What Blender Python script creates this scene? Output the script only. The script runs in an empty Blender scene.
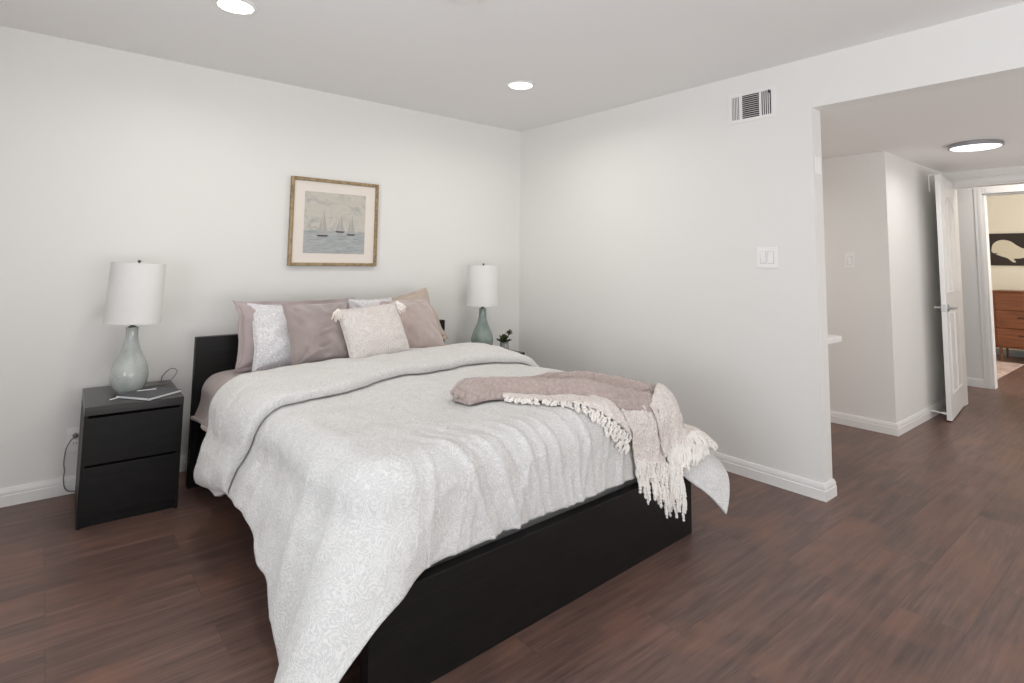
import bpy, math, random
import numpy as np
from mathutils import Vector, Matrix, noise

random.seed(7)
scn = bpy.context.scene
col = scn.collection
R = math.radians

# ------------------------------------------------------------------ camera
CAM = Vector((-3.3047, -3.8841, 1.2545))
yaw, pitch, roll, F = 0.6906, 0.0843, 0.0128, 564.28
fw = Vector((math.sin(yaw) * math.cos(pitch), math.cos(yaw) * math.cos(pitch), math.sin(pitch)))
rt = Vector((math.cos(yaw), -math.sin(yaw), 0))
up = rt.cross(fw)
rt2 = rt * math.cos(roll) + up * math.sin(roll)
up2 = up * math.cos(roll) - rt * math.sin(roll)
cam = bpy.data.cameras.new('camera')
cam.sensor_width = 36
cam.sensor_fit = 'HORIZONTAL'
cam.lens = F / 1024 * 36
cam.shift_y = -127.53 / 1024
cam.clip_start = 0.05
co = bpy.data.objects.new('camera', cam)
m = Matrix((rt2, up2, -fw)).transposed().to_4x4()
m.translation = CAM
co.matrix_world = m
col.objects.link(co)
scn.camera = co

# ------------------------------------------------------------------ world, light, exposure
scn.view_settings.view_transform = 'Standard'
scn.view_settings.look = 'None'
scn.view_settings.exposure = -0.06
scn.view_settings.gamma = 1.0
scn.view_settings.use_curve_mapping = False
w = bpy.data.worlds.new('sky')
scn.world = w
w.use_nodes = True
w.node_tree.nodes['Background'].inputs[0].default_value = (0.86, 0.93, 1.0, 1)
w.node_tree.nodes['Background'].inputs[1].default_value = 1.0
scn.cycles.max_bounces = 16
scn.cycles.diffuse_bounces = 10


def area(name, loc, rot, sx, sy, power, color):
    l = bpy.data.lights.new(name, 'AREA')
    l.shape = 'RECTANGLE'
    l.size, l.size_y, l.energy, l.color = sx, sy, power, color
    o = bpy.data.objects.new(name, l)
    o.location = loc
    o.rotation_euler = rot
    col.objects.link(o)
    return o


# daylight through the two windows behind and beside the camera
area('daylight_rear', (-2.2, -6.35, 0.6), (R(134), 0, 0), 3.2, 1.8, 84, (1.0, 0.995, 0.99))
area('daylight_left', (-4.80, -3.3, 0.9), (R(122), 0, R(-90)), 2.2, 1.6, 80, (0.88, 0.94, 1.0))
area('hall_fill', (2.2, -5.35, 0.8), (R(128), 0, 0), 2.6, 1.8, 46, (1.0, 0.985, 0.965))  # no window here: fill added to brighten the hall ceiling and alcove
area('daylight_far_room', (6.0, -5.35, 1.4), (R(95), 0, 0), 1.8, 1.5, 76, (1.0, 0.98, 0.94))


def downlight_or_fill(x, y, z, power, size, color=(1.0, 0.95, 0.88)):
    l = bpy.data.lights.new('downlight_or_fill', 'AREA')
    l.shape = 'DISK'
    l.size = size
    l.energy = power
    l.color = color
    l.spread = R(165)
    o = bpy.data.objects.new('downlight_or_fill', l)
    o.location = (x, y, z)
    col.objects.link(o)


# ------------------------------------------------------------------ mesh helpers
class MB:
    def __init__(s):
        s.v, s.f = [], []

    def add(s, vs, fs, M=None):
        n = len(s.v)
        if M is not None:
            vs = [M @ Vector(p) for p in vs]
        s.v += [tuple(p) for p in vs]
        s.f += [tuple(i + n for i in f) for f in fs]
        return s

    def box(s, x0, x1, y0, y1, z0, z1, M=None):
        vs = [(x0, y0, z0), (x1, y0, z0), (x1, y1, z0), (x0, y1, z0), (x0, y0, z1), (x1, y0, z1), (x1, y1, z1), (x0, y1, z1)]
        fs = [(0, 3, 2, 1), (4, 5, 6, 7), (0, 1, 5, 4), (1, 2, 6, 5), (2, 3, 7, 6), (3, 0, 4, 7)]
        return s.add(vs, fs, M)

    def lathe(s, prof, n=48, M=None, cap=True):
        vs, fs = [], []
        for r, z in prof:
            for k in range(n):
                a = 2 * math.pi * k / n
                vs.append((r * math.cos(a), r * math.sin(a), z))
        for i in range(len(prof) - 1):
            for k in range(n):
                k2 = (k + 1) % n
                fs.append((i * n + k, i * n + k2, (i + 1) * n + k2, (i + 1) * n + k))
        if cap:
            fs.append(tuple(reversed(range(n))))
            fs.append(tuple((len(prof) - 1) * n + k for k in range(n)))
        return s.add(vs, fs, M)

    def tube(s, pts, rad, n=8, M=None):
        pts = [Vector(p) for p in pts]
        rads = rad if isinstance(rad, (list, tuple)) else [rad] * len(pts)
        vs, fs = [], []
        T = (pts[1] - pts[0]).normalized()
        U = T.orthogonal().normalized()
        for i, p in enumerate(pts):
            a = pts[max(i - 1, 0)]
            b = pts[min(i + 1, len(pts) - 1)]
            T = (b - a).normalized() if (b - a).length > 1e-9 else T
            U = (U - T * U.dot(T))
            U = U.normalized() if U.length > 1e-6 else T.orthogonal().normalized()
            V = T.cross(U)
            for k in range(n):
                q = 2 * math.pi * k / n
                vs.append(p + (U * math.cos(q) + V * math.sin(q)) * rads[i])
        for i in range(len(pts) - 1):
            for k in range(n):
                k2 = (k + 1) % n
                fs.append((i * n + k, i * n + k2, (i + 1) * n + k2, (i + 1) * n + k))
        fs.append(tuple(reversed(range(n))))
        fs.append(tuple((len(pts) - 1) * n + k for k in range(n)))
        return s.add(vs, fs, M)

    def prism(s, outline, z0, z1, M=None):
        """outline in xy, extruded in z"""
        n = len(outline)
        vs = [(x, y, z0) for x, y in outline] + [(x, y, z1) for x, y in outline]
        fs = [tuple(reversed(range(n))), tuple(range(n, 2 * n))]
        for k in range(n):
            k2 = (k + 1) % n
            fs.append((k, k2, n + k2, n + k))
        return s.add(vs, fs, M)

    def sweep(s, path, prof, closed=False):
        """profile (offset to the path's right, z) swept along a horizontal polyline with mitred corners"""
        P = [Vector((p[0], p[1])) for p in path]
        n = len(prof)
        vs, fs = [], []
        for i, p in enumerate(P):
            d0 = (P[i] - P[i - 1]).normalized() if i > 0 else (P[1] - P[0]).normalized()
            d1 = (P[i + 1] - P[i]).normalized() if i < len(P) - 1 else d0
            n0 = Vector((d0.y, -d0.x))
            n1 = Vector((d1.y, -d1.x))
            b = (n0 + n1)
            b = b / max(b.length_squared / 2, 1e-6)
            for o, z in prof:
                q = p + b * o
                vs.append((q.x, q.y, z))
        for i in range(len(P) - 1):
            for k in range(n):
                k2 = (k + 1) % n
                fs.append((i * n + k, (i + 1) * n + k, (i + 1) * n + k2, i * n + k2))
        fs.append(tuple(range(n)))
        fs.append(tuple(reversed([(len(P) - 1) * n + k for k in range(n)])))
        return s.add(vs, fs)

    def grid(s, V, nx, ny):
        fs = []
        for j in range(ny - 1):
            for i in range(nx - 1):
                a = j * nx + i
                fs.append((a, a + 1, a + nx + 1, a + nx))
        return s.add(V, fs)

    def build(s, name, mat, parent=None, smooth=False, bevel=0, seg=2, loc=None, rot=None, angle=40, fix=True):
        me = bpy.data.meshes.new(name)
        me.from_pydata(s.v, [], s.f)
        me.update()
        if fix:
            import bmesh
            bm = bmesh.new()
            bm.from_mesh(me)
            bmesh.ops.recalc_face_normals(bm, faces=bm.faces)
            bm.to_mesh(me)
            bm.free()
        if mat:
            me.materials.append(mat)
        o = bpy.data.objects.new(name, me)
        col.objects.link(o)
        if parent:
            o.parent = parent
        if loc is not None:
            o.location = loc
        if rot is not None:
            o.rotation_euler = rot
        if smooth:
            me.polygons.foreach_set('use_smooth', [True] * len(me.polygons))
            if angle < 180:
                me.set_sharp_from_angle(angle=R(angle))
        if bevel:
            b = o.modifiers.new('bevel', 'BEVEL')
            b.width = bevel
            b.segments = seg
            b.limit_method = 'ANGLE'
            b.angle_limit = R(35)
            me.polygons.foreach_set('use_smooth', [True] * len(me.polygons))
            wn = o.modifiers.new('wn', 'WEIGHTED_NORMAL')
            wn.keep_sharp = False
        return o


def tag(o, label=None, cat=None, group=None, kind=None):
    if label:
        o['label'] = label
    if cat:
        o['category'] = cat
    if group:
        o['group'] = group
    if kind:
        o['kind'] = kind
    return o


def thing(name, label, cat, loc=(0, 0, 0), rot=(0, 0, 0), group=None, kind=None):
    o = bpy.data.objects.new(name, None)
    o.empty_display_size = 0.1
    col.objects.link(o)
    o.location = loc
    o.rotation_euler = rot
    return tag(o, label, cat, group, kind)


def copy_thing(o, parent=None):
    c = o.copy()
    col.objects.link(c)
    if parent:
        c.parent = parent
    for ch in list(o.children):
        copy_thing(ch, c)
    return c


def struct(o, label=None, cat=None):
    return tag(o, label, cat, None, 'structure')


# ------------------------------------------------------------------ materials
class Mat:
    def __init__(s, name, base=(0.8, 0.8, 0.8), rough=0.6, metal=0.0, spec=0.5):
        s.m = bpy.data.materials.new(name)
        s.m.use_nodes = True
        s.nt = s.m.node_tree
        s.b = s.nt.nodes['Principled BSDF']
        s.b.inputs['Base Color'].default_value = (*base, 1)
        s.b.inputs['Roughness'].default_value = rough
        s.b.inputs['Metallic'].default_value = metal
        s.b.inputs['Specular IOR Level'].default_value = spec
        s.co = None

    def n(s, typ, **kw):
        nd = s.nt.nodes.new(typ)
        for k, v in kw.items():
            if k.startswith('i_'):
                key = k[2:]
                nd.inputs[int(key) if key.isdigit() else key.replace('_', ' ')].default_value = v
            else:
                setattr(nd, k, v)
        return nd

    def l(s, a, b):
        s.nt.links.new(a, b)

    def coord(s, scale=(1, 1, 1), kind='Object', rot=(0, 0, 0)):
        t = s.n('ShaderNodeTexCoord')
        mp = s.n('ShaderNodeMapping')
        mp.inputs['Scale'].default_value = scale
        mp.inputs['Rotation'].default_value = rot
        s.l(t.outputs[kind], mp.inputs[0])
        return mp.outputs[0]

    def noise(s, vec, scale=5, detail=4, rough=0.5, dist=0):
        nd = s.n('ShaderNodeTexNoise')
        nd.inputs['Scale'].default_value = scale
        nd.inputs['Detail'].default_value = detail
        nd.inputs['Roughness'].default_value = rough
        nd.inputs['Distortion'].default_value = dist
        s.l(vec, nd.inputs['Vector'])
        return nd

    def ramp(s, fac, stops):
        r = s.n('ShaderNodeValToRGB')
        el = r.color_ramp.elements
        while len(el) < len(stops):
            el.new(0.5)
        for e, (p, c) in zip(el, stops):
            e.position = p
            e.color = (*c, 1) if len(c) == 3 else c
        s.l(fac, r.inputs[0])
        return r.outputs[0]

    def bump(s, h, strength=0.2, dist=0.01, prev=None):
        b = s.n('ShaderNodeBump')
        b.inputs['Strength'].default_value = strength
        b.inputs['Distance'].default_value = dist
        s.l(h, b.inputs['Height'])
        if prev is not None:
            s.l(prev, b.inputs['Normal'])
        return b.outputs[0]

    def math(s, op, a, b=None, c=None):
        nd = s.n('ShaderNodeMath', operation=op)
        for i, x in enumerate((a, b, c)):
            if x is None:
                continue
            if isinstance(x, (int, float)):
                nd.inputs[i].default_value = x
            else:
                s.l(x, nd.inputs[i])
        return nd.outputs[0]

    def mix(s, fac, a, b, blend='MIX'):
        nd = s.n('ShaderNodeMix', data_type='RGBA', blend_type=blend)
        for idx, x in ((0, fac), (6, a), (7, b)):
            if isinstance(x, (int, float)):
                nd.inputs[idx].default_value = x
            elif isinstance(x, tuple):
                nd.inputs[idx].default_value = (*x, 1) if len(x) == 3 else x
            else:
                s.l(x, nd.inputs[idx])
        return nd.outputs[2]

    def color(s, c):
        s.l(c, s.b.inputs['Base Color'])

    def normal(s, nrm):
        s.l(nrm, s.b.inputs['Normal'])


def paint(name, base, rough=0.55, grain=0.06, scale=120, spec=0.4):
    M = Mat(name, base, rough, spec=spec)
    v = M.coord()
    a = M.noise(v, scale, 3)
    M.normal(M.bump(a.outputs[0], grain, 0.004))
    return M.m


WALL = paint('wall_paint', (0.83, 0.82, 0.795), 0.50)
CEIL = paint('ceiling_paint', (0.86, 0.848, 0.838), 0.65)
TRIM = paint('trim_paint', (0.86, 0.85, 0.835), 0.35, 0.02)
DOORW = paint('door_paint', (0.84, 0.835, 0.825), 0.33, 0.02)
CREAM = paint('cream_paint', (0.83, 0.79, 0.67), 0.6)
PLASTIC = paint('white_plastic', (0.92, 0.91, 0.90), 0.35, 0.0)


def floor_mat():
    M = Mat('walnut_planks', rough=0.36, spec=0.45)
    v = M.coord()
    br = M.n('ShaderNodeTexBrick')
    br.offset = 0.37
    br.offset_frequency = 2
    br.inputs['Color1'].default_value = (0, 0, 0, 1)
    br.inputs['Color2'].default_value = (1, 1, 1, 1)
    br.inputs['Mortar'].default_value = (0.5, 0.5, 0.5, 1)
    br.inputs['Scale'].default_value = 1
    br.inputs['Mortar Size'].default_value = 0.0016
    br.inputs['Mortar Smooth'].default_value = 0.3
    br.inputs['Bias'].default_value = 0
    br.inputs['Brick Width'].default_value = 1.22
    br.inputs['Row Height'].default_value = 0.205
    off = M.n('ShaderNodeVectorMath', operation='ADD')
    off.inputs[1].default_value = (0.33, 0.03, 0)
    M.l(v, off.inputs[0])
    M.l(off.outputs[0], br.inputs['Vector'])
    tone = br.outputs['Color']
    # each plank shifts the grain
    sh = M.n('ShaderNodeVectorMath', operation='SCALE')
    M.l(tone, sh.inputs[0])
    sh.inputs['Scale'].default_value = 7.3
    ad = M.n('ShaderNodeVectorMath', operation='ADD')
    M.l(v, ad.inputs[0])
    M.l(sh.outputs[0], ad.inputs[1])
    st = M.n('ShaderNodeMapping')
    st.inputs['Scale'].default_value = (1.3, 17, 1)
    M.l(ad.outputs[0], st.inputs[0])
    g1 = M.noise(st.outputs[0], 1.6, 8, 0.62, 0.5)
    st2 = M.n('ShaderNodeMapping')
    st2.inputs['Scale'].default_value = (3, 70, 1)
    M.l(ad.outputs[0], st2.inputs[0])
    g2 = M.noise(st2.outputs[0], 1.5, 4, 0.6)
    bl = M.noise(ad.outputs[0], 2.4, 3, 0.5, 0.8)
    c = M.ramp(g1.outputs[0], [(0.28, (0.056, 0.034, 0.030)), (0.5, (0.140, 0.081, 0.066)), (0.72, (0.275, 0.162, 0.127))])
    c = M.mix(0.42, c, M.ramp(g2.outputs[0], [(0.32, (0.055, 0.033, 0.030)), (0.68, (0.262, 0.156, 0.130))]))
    c = M.mix(M.math('MULTIPLY', tone, 0.30), c, (0.058, 0.034, 0.031))
    c = M.mix(M.math('MULTIPLY', M.ramp(bl.outputs[0], [(0.45, (0, 0, 0)), (0.75, (1, 1, 1))]), 0.55), c, (0.26, 0.128, 0.080))
    c = M.mix(M.math('MULTIPLY', br.outputs['Fac'], 0.32), c, (0.012, 0.008, 0.007))
    M.color(c)
    rr = M.ramp(g2.outputs[0], [(0.3, (0.33,) * 3), (0.7, (0.45,) * 3)])
    M.l(rr, M.b.inputs['Roughness'])
    n1 = M.bump(g1.outputs[0], 0.10, 0.004)
    n1 = M.bump(g2.outputs[0], 0.10, 0.002, n1)
    n1 = M.bump(M.math('SUBTRACT', 1.0, br.outputs['Fac']), 0.25, 0.002, n1)
    M.normal(n1)
    return M.m


def black_wood(name='black_brown_veneer', k=1.0):
    M = Mat(name, rough=0.45, spec=0.28)
    v = M.coord((2.0, 2.0, 26))
    g = M.noise(v, 2.0, 6, 0.6, 0.3)
    M.color(M.ramp(g.outputs[0], [(0.3, (0.0045 * k, 0.0042 * k, 0.0042 * k)), (0.7, (0.0105 * k, 0.0095 * k, 0.0092 * k))]))
    M.normal(M.bump(g.outputs[0], 0.08, 0.003))
    return M.m


def fabric(name, base, rough=0.9, weave=900, wstr=0.25, mott=0.06, sheen=0.25, noise_scale=6, wr=None):
    M = Mat(name, base, rough, spec=0.2)
    v = M.coord()
    a = M.noise(v, noise_scale, 4)
    lo = tuple(max(0, c * (1 - mott)) for c in base)
    hi = tuple(min(1, c * (1 + mott)) for c in base)
    M.color(M.ramp(a.outputs[0], [(0.3, lo), (0.7, hi)]))
    M.b.inputs['Sheen Weight'].default_value = sheen
    M.b.inputs['Sheen Roughness'].default_value = 0.5
    wv = M.noise(v, weave, 2)
    n = M.bump(wv.outputs[0], wstr, 0.001)
    if wr:
        b = M.noise(v, wr, 4, 0.55, 0.6)
        n = M.bump(b.outputs[0], 0.35, 0.012, n)
    M.normal(n)
    return M.m


def damask(name, base, dark, scale=7.0, contrast=0.5, bstr=0.35):
    """tone-on-tone paisley-like swirls"""
    M = Mat(name, base, 0.85, spec=0.2)
    M.b.inputs['Sheen Weight'].default_value = 0.2
    v = M.coord()
    w1 = M.noise(v, scale * 0.8, 2, 0.5)
    sc = M.n('ShaderNodeVectorMath', operation='SCALE')
    M.l(w1.outputs['Color'], sc.inputs[0])
    sc.inputs['Scale'].default_value = 0.18
    ad = M.n('ShaderNodeVectorMath', operation='ADD')
    M.l(v, ad.inputs[0])
    M.l(sc.outputs[0], ad.inputs[1])
    vo = M.n('ShaderNodeTexVoronoi', feature='F1')
    vo.inputs['Scale'].default_value = scale
    M.l(ad.outputs[0], vo.inputs['Vector'])
    rings = M.math('SINE', M.math('MULTIPLY', vo.outputs['Distance'], 38.0))
    vo2 = M.n('ShaderNodeTexVoronoi', feature='F1')
    vo2.inputs['Scale'].default_value = scale * 5.5
    M.l(ad.outputs[0], vo2.inputs['Vector'])
    dots = M.math('SINE', M.math('MULTIPLY', vo2.outputs['Distance'], 14.0))
    pat = M.math('ADD', M.math('MULTIPLY', rings, 0.24), M.math('MULTIPLY', dots, 0.34))
    pat = M.math('ADD', pat, 0.5)
    gate = M.noise(v, scale * 0.55, 3)
    pat2 = M.math('MULTIPLY', pat, M.math('ADD', gate.outputs[0], 0.25))
    c = M.ramp(pat2, [(0.22, dark), (0.55, base)])
    M.color(M.mix(contrast, base, c))
    fine = M.noise(v, 420, 2)
    n = M.bump(fine.outputs[0], 0.18, 0.001)
    n = M.bump(pat2, bstr, 0.004, n)
    crumple = M.noise(v, 16, 4, 0.6, 0.8)
    n = M.bump(crumple.outputs[0], 0.5, 0.014, n)
    M.normal(n)
    return M.m


def knit(name, base, scale=1.0, rot=0.0):
    M = Mat(name, base, 0.95, spec=0.1)
    M.b.inputs['Sheen Weight'].default_value = 0.4
    v = M.coord((1, 1, 1), rot=(0, 0, rot))
    vo = M.n('ShaderNodeTexVoronoi', feature='F1')
    vo.inputs['Scale'].default_value = 62 * scale
    M.l(v, vo.inputs['Vector'])
    wv = M.n('ShaderNodeTexWave', wave_type='BANDS', bands_direction='Y')
    wv.inputs['Scale'].default_value = 9 * scale
    wv.inputs['Distortion'].default_value = 3
    wv.inputs['Detail'].default_value = 2
    M.l(v, wv.inputs['Vector'])
    h = M.math('ADD', M.math('MULTIPLY', vo.outputs['Distance'], 1.2), M.math('MULTIPLY', wv.outputs['Fac'], 0.3))
    lo = tuple(c * 0.87 for c in base)
    M.color(M.ramp(vo.outputs['Distance'], [(0.15, base), (0.75, lo)]))
    M.normal(M.bump(h, 0.9, 0.007))
    return M.m


FLOOR = floor_mat()
BLACKW = black_wood()
BLACKT = black_wood('black_brown_top_lit', 2.2)  # same veneer; the top's ceiling light is put into colour and gloss
BLACKT.node_tree.nodes['Principled BSDF'].inputs['Roughness'].default_value = 0.28
BLACKT.node_tree.nodes['Principled BSDF'].inputs['Specular IOR Level'].default_value = 0.55
DUVET = damask('ivory_damask', (0.76, 0.75, 0.735), (0.54, 0.53, 0.52), 13.0, 0.55)
SHAMW = damask('white_lace_print', (0.84, 0.83, 0.84), (0.56, 0.55, 0.58), 12.0, 0.75, 0.5)
CUSH = damask('cream_jacquard', (0.73, 0.69, 0.66), (0.60, 0.54, 0.51), 9.0, 0.7, 0.5)
MAUVE = fabric('mauve_cotton', (0.43, 0.36, 0.345), wr=9)
SHAM = fabric('mauve_sham', (0.44, 0.37, 0.365), wr=9)
SHAMB = fabric('sham_warm_lit', (0.50, 0.42, 0.355), wr=9)  # mauve sham cloth, warmer light tinted into the colour
VELV = fabric('mauve_velvet', (0.33, 0.275, 0.263), 0.75, 500, 0.15, 0.10, 0.7, 9, wr=7)
VELV_LIT = fabric('mauve_velvet_lit', (0.43, 0.35, 0.325), 0.75, 500, 0.15, 0.10, 0.7, 9, wr=7)  # same mauve velvet, with the pinker light put into its colour
KPINK = knit('mauve_pink_knit', (0.50, 0.40, 0.37), 1.0, 0.6)
KCREAM = knit('cream_knit', (0.92, 0.835, 0.785), 1.4, 0.2)
YARN = fabric('cream_yarn', (0.87, 0.83, 0.79), 0.95, 600, 0.3)
SHADE = fabric('white_linen_shade', (0.80, 0.79, 0.775), 0.9, 700, 0.2, 0.02, 0.1)
CHROME = Mat('brushed_chrome', (0.45, 0.44, 0.43), 0.28, 1.0).m
DARKM = Mat('dark_metal', (0.09, 0.085, 0.08), 0.4, 0.8).m
GREYM = Mat('grey_metal', (0.36, 0.36, 0.38), 0.35, 0.7).m
DARK = Mat('painted_void', (0.012, 0.012, 0.012), 0.8).m  # near-black that paints in the shade inside openings
CORD = Mat('grey_cord', (0.22, 0.21, 0.20), 0.5).m
CHARC = Mat('charcoal_cover', (0.075, 0.078, 0.088), 0.55).m
PAPER = Mat('white_paper', (0.78, 0.78, 0.77), 0.7).m


def ceramic(name, c1, c2, crack):
    M = Mat(name, c1, 0.12, spec=0.6)
    v = M.coord()
    vo = M.n('ShaderNodeTexVoronoi', feature='DISTANCE_TO_EDGE')
    vo.inputs['Scale'].default_value = 60
    M.l(v, vo.inputs['Vector'])
    a = M.noise(v, 14, 4)
    c = M.ramp(a.outputs[0], [(0.35, c1), (0.65, c2)])
    k = M.ramp(vo.outputs['Distance'], [(0.0, (1, 1, 1)), (0.09, (0, 0, 0))])
    M.color(M.mix(M.math('MULTIPLY', k, 0.35), c, crack))
    M.b.inputs['Coat Weight'].default_value = 0.4
    M.normal(M.bump(a.outputs[0], 0.08, 0.004))
    return M.m


CERL = ceramic('pale_celadon_glaze', (0.40, 0.435, 0.41), (0.50, 0.53, 0.50), (0.62, 0.64, 0.61))
CERR = ceramic('sage_green_glaze', (0.20, 0.27, 0.235), (0.28, 0.35, 0.31), (0.34, 0.41, 0.37))


def emit(name, c, s):
    M = Mat(name, c, 0.5)
    M.b.inputs['Emission Color'].default_value = (*c, 1)
    M.b.inputs['Emission Strength'].default_value = s
    return M.m


LED = emit('lamp_diffuser', (1.0, 0.98, 0.95), 6.0)
LEDH = emit('hall_diffuser', (0.97, 0.97, 1.0), 1.6)


def glass(name, tint=(1, 1, 1)):
    M = Mat(name, tint, 0.02)
    M.b.inputs['Transmission Weight'].default_value = 1.0
    M.b.inputs['IOR'].default_value = 1.45
    return M.m


GLASS = glass('clear_glass')

# ------------------------------------------------------------------ room shell
H, HL = 2.44, 2.147            # bedroom and hall ceiling heights
XW, YR = -4.3, -5.9            # left and rear walls (out of the photo)
YE, TW = -2.5425, 0.114        # end of the right wall, wall thickness
XA, YA = 1.675, -2.39          # hall corner
XE = 3.23                      # hall end wall
XF = 4.37                      # wall with the far doorway
XD = 7.45                      # far room's back wall


def slab(name, x0, x1, y0, y1, z0, z1, mat, **k):
    return struct(MB().box(x0, x1, y0, y1, z0, z1).build(name, mat, **k), k.get('label'))


f = slab('floor', XW - .15, XD + .15, YR - .15, .15, -.06, 0, FLOOR)
f['label'] = 'dark brown wood plank floor running through bedroom and hall'
slab('ceiling', XW, TW, YR, 0, H, H + .1, CEIL)['label'] = 'pale grey bedroom ceiling'
slab('ceiling_hall', TW, XE + .11, -5.4, 0, HL, HL + .1, CEIL)['label'] = 'lower hall ceiling level with top of opening'
slab('ceiling_far', XE + .11, XD, -5.4, -.9, 2.42, 2.5, CEIL)
slab('wall_back', XW, XA + .11, 0, .12, 0, H + .1, WALL)['label'] = 'long pale wall behind the bed'
# right wall with the wide opening: one solid piece, extruded across its thickness
wr = MB()
ys = [0, YE, -5.2, YR]
zs = [0, HL, H]
solid = [[1, 1], [0, 1], [1, 1]]
wv = {}
def wpt(i, y, z):
    key = (i, y, z)
    if key not in wv:
        wv[key] = len(wr.v)
        wr.v.append(((0, TW)[i], y, z))
    return wv[key]
for a in range(3):
    for c in range(2):
        if not solid[a][c]:
            continue
        y0, y1, z0, z1 = ys[a], ys[a + 1], zs[c], zs[c + 1]
        for i in (0, 1):
            wr.f.append((wpt(i, y0, z0), wpt(i, y1, z0), wpt(i, y1, z1), wpt(i, y0, z1)))
        for na, nc, e in ((a - 1, c, ((y0, z0), (y0, z1))), (a + 1, c, ((y1, z0), (y1, z1))), (a, c - 1, ((y0, z0), (y1, z0))), (a, c + 1, ((y0, z1), (y1, z1)))):
            if not (0 <= na < 3 and 0 <= nc < 2 and solid[na][nc]):
                (p, q), (r_, t_) = e
                wr.f.append((wpt(0, p, q), wpt(0, r_, t_), wpt(1, r_, t_), wpt(1, p, q)))
struct(wr.build('wall_right', WALL), 'pale wall beside the bed ending at the wide hall opening')


def wall_with_hole(name, horizontal, fixed, t, a0, a1, z1, h0, h1, hz0, hz1, mat):
    """wall of thickness t with one rectangular hole; runs along x (horizontal) or y"""
    b = MB()
    for p0, p1, q0, q1 in ((a0, h0, 0, z1), (h1, a1, 0, z1), (h0, h1, hz1, z1), (h0, h1, 0, hz0)):
        if p1 - p0 < 1e-4 or q1 - q0 < 1e-4:
            continue
        if horizontal:
            b.box(p0, p1, min(fixed, fixed + t), max(fixed, fixed + t), q0, q1)
        else:
            b.box(min(fixed, fixed + t), max(fixed, fixed + t), p0, p1, q0, q1)
    return struct(b.build(name, mat))


wall_with_hole('wall_left', False, XW, -.12, YR, 0, H + .1, -4.5, -2.1, .6, 2.25, WALL)
wall_with_hole('wall_rear', True, YR, -.12, XW, TW, H + .1, -3.9, -.5, .3, 2.3, WALL)
slab('wall_alcove', XA, XA + .11, YA, 0, 0, HL, WALL)['label'] = 'narrow pale wall with a switch seen through the opening'
slab('wall_hall', XA + .11, XE, YA, YA + .11, 0, HL, WALL)['label'] = 'hall side wall behind the open door'
DY0, DY1, DZ = -3.27, -2.455, 2.045
wall_with_hole('wall_hall_end', False, XE, .11, -5.4, YA + .11, 2.42, DY0, DY1, 0, DZ, WALL)
FY0, FY1, FZ = -3.30, -2.47, 2.037
wall_with_hole('wall_far_hall', False, XF, .11, -5.4, -.9, 2.42, FY0, FY1, 0, FZ, WALL)
slab('wall_far_side', XE + .11, XF, -.99, -.9, 0, 2.42, WALL)
slab('wall_far_room', XD, XD + .1, -5.4, -.9, 0, 2.42, CREAM)['label'] = 'cream wall of the far room'
slab('wall_far_room_side', XF + .11, XD, -.99, -.9, 0, 2.42, CREAM)
wall_with_hole('wall_hall_rear', True, -5.4, .1, TW, XD, 2.42, 5.0, 7.0, .6, 2.2, WALL)

BB = [(0, 0), (.015, 0), (.015, .052), (.012, .055), (.0125, .060), (.0125, .070), (.009, .078), (.006, .088), (0, .088)]


def baseboard(name, path, mat=TRIM):
    return struct(MB().sweep(path, BB).build(name, mat, smooth=True, angle=25))


baseboard('baseboard_back', [(XW, 0), (0, 0)])
baseboard('baseboard_right', [(0, -.016), (0, YE), (TW, YE), (TW, 0)])['label'] = 'white baseboard wrapping the end of the right wall'
baseboard('baseboard_alcove', [(XA, -.01), (XA, YA), (XE, YA)])['label'] = 'white baseboard turning the hall corner'
baseboard('baseboard_left', [(XW, YR), (XW, -.016)])
baseboard('baseboard_far_hall', [(XF, -.99), (XF, FY1 + .066)])
baseboard('baseboard_far_room', [(XD, -.99), (XD, -5.3)], Mat('grey_base', (0.30, 0.33, 0.38), .5).m)

# door casings
def casing(name, x, y0, y1, z, wd, depth, label):
    """flat moulded frame on the wall face at x (facing -x)"""
    b = MB()
    for a, c, z0, z1 in ((y1, y1 + wd, 0, z + wd), (y0 - wd, y0, 0, z + wd), (y0, y1, z, z + wd)):
        b.box(x - depth, x, a, c, z0, z1)
        b.box(x - depth - .006, x - depth, a + wd * .15, c - wd * .45, z0, z1 - wd * .2)
    # lining of the hole
    b.box(x - .004, x + .115, y1 - .016, y1, 0, z)
    b.box(x - .004, x + .115, y0, y0 + .016, 0, z)
    b.box(x - .004, x + .115, y0, y1, z - .016, z)
    o = struct(b.build(name, TRIM, bevel=.003))
    o['label'] = label
    return o


casing('trim_1', XE, DY0, DY1 - .002, DZ - .03, .06, .014, 'white casing around the door at the end of the hall')
casing('trim_2', XF, FY0, FY1, FZ, .07, .016, 'white casing around the far room doorway')
# window frames (out of the photo)
for nm, pts in (('window_1', 'left'), ('window_2', 'rear')):
    b = MB()
    if pts == 'left':
        for a, c, z0, z1 in ((-4.5, -4.45, .6, 2.25), (-2.15, -2.1, .6, 2.25), (-4.5, -2.1, .6, .65), (-4.5, -2.1, 2.2, 2.25), (-3.33, -3.27, .6, 2.25)):
            b.box(XW - .10, XW - .03, a, c, z0, z1)
    else:
        for a, c, z0, z1 in ((-3.9, -3.85, .3, 2.3), (-.55, -.5, .3, 2.3), (-3.9, -.5, .3, .35), (-3.9, -.5, 2.25, 2.3), (-2.23, -2.17, .3, 2.3)):
            b.box(a, c, YR - .10, YR - .03, z0, z1)
    struct(b.build(nm, TRIM))

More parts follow.
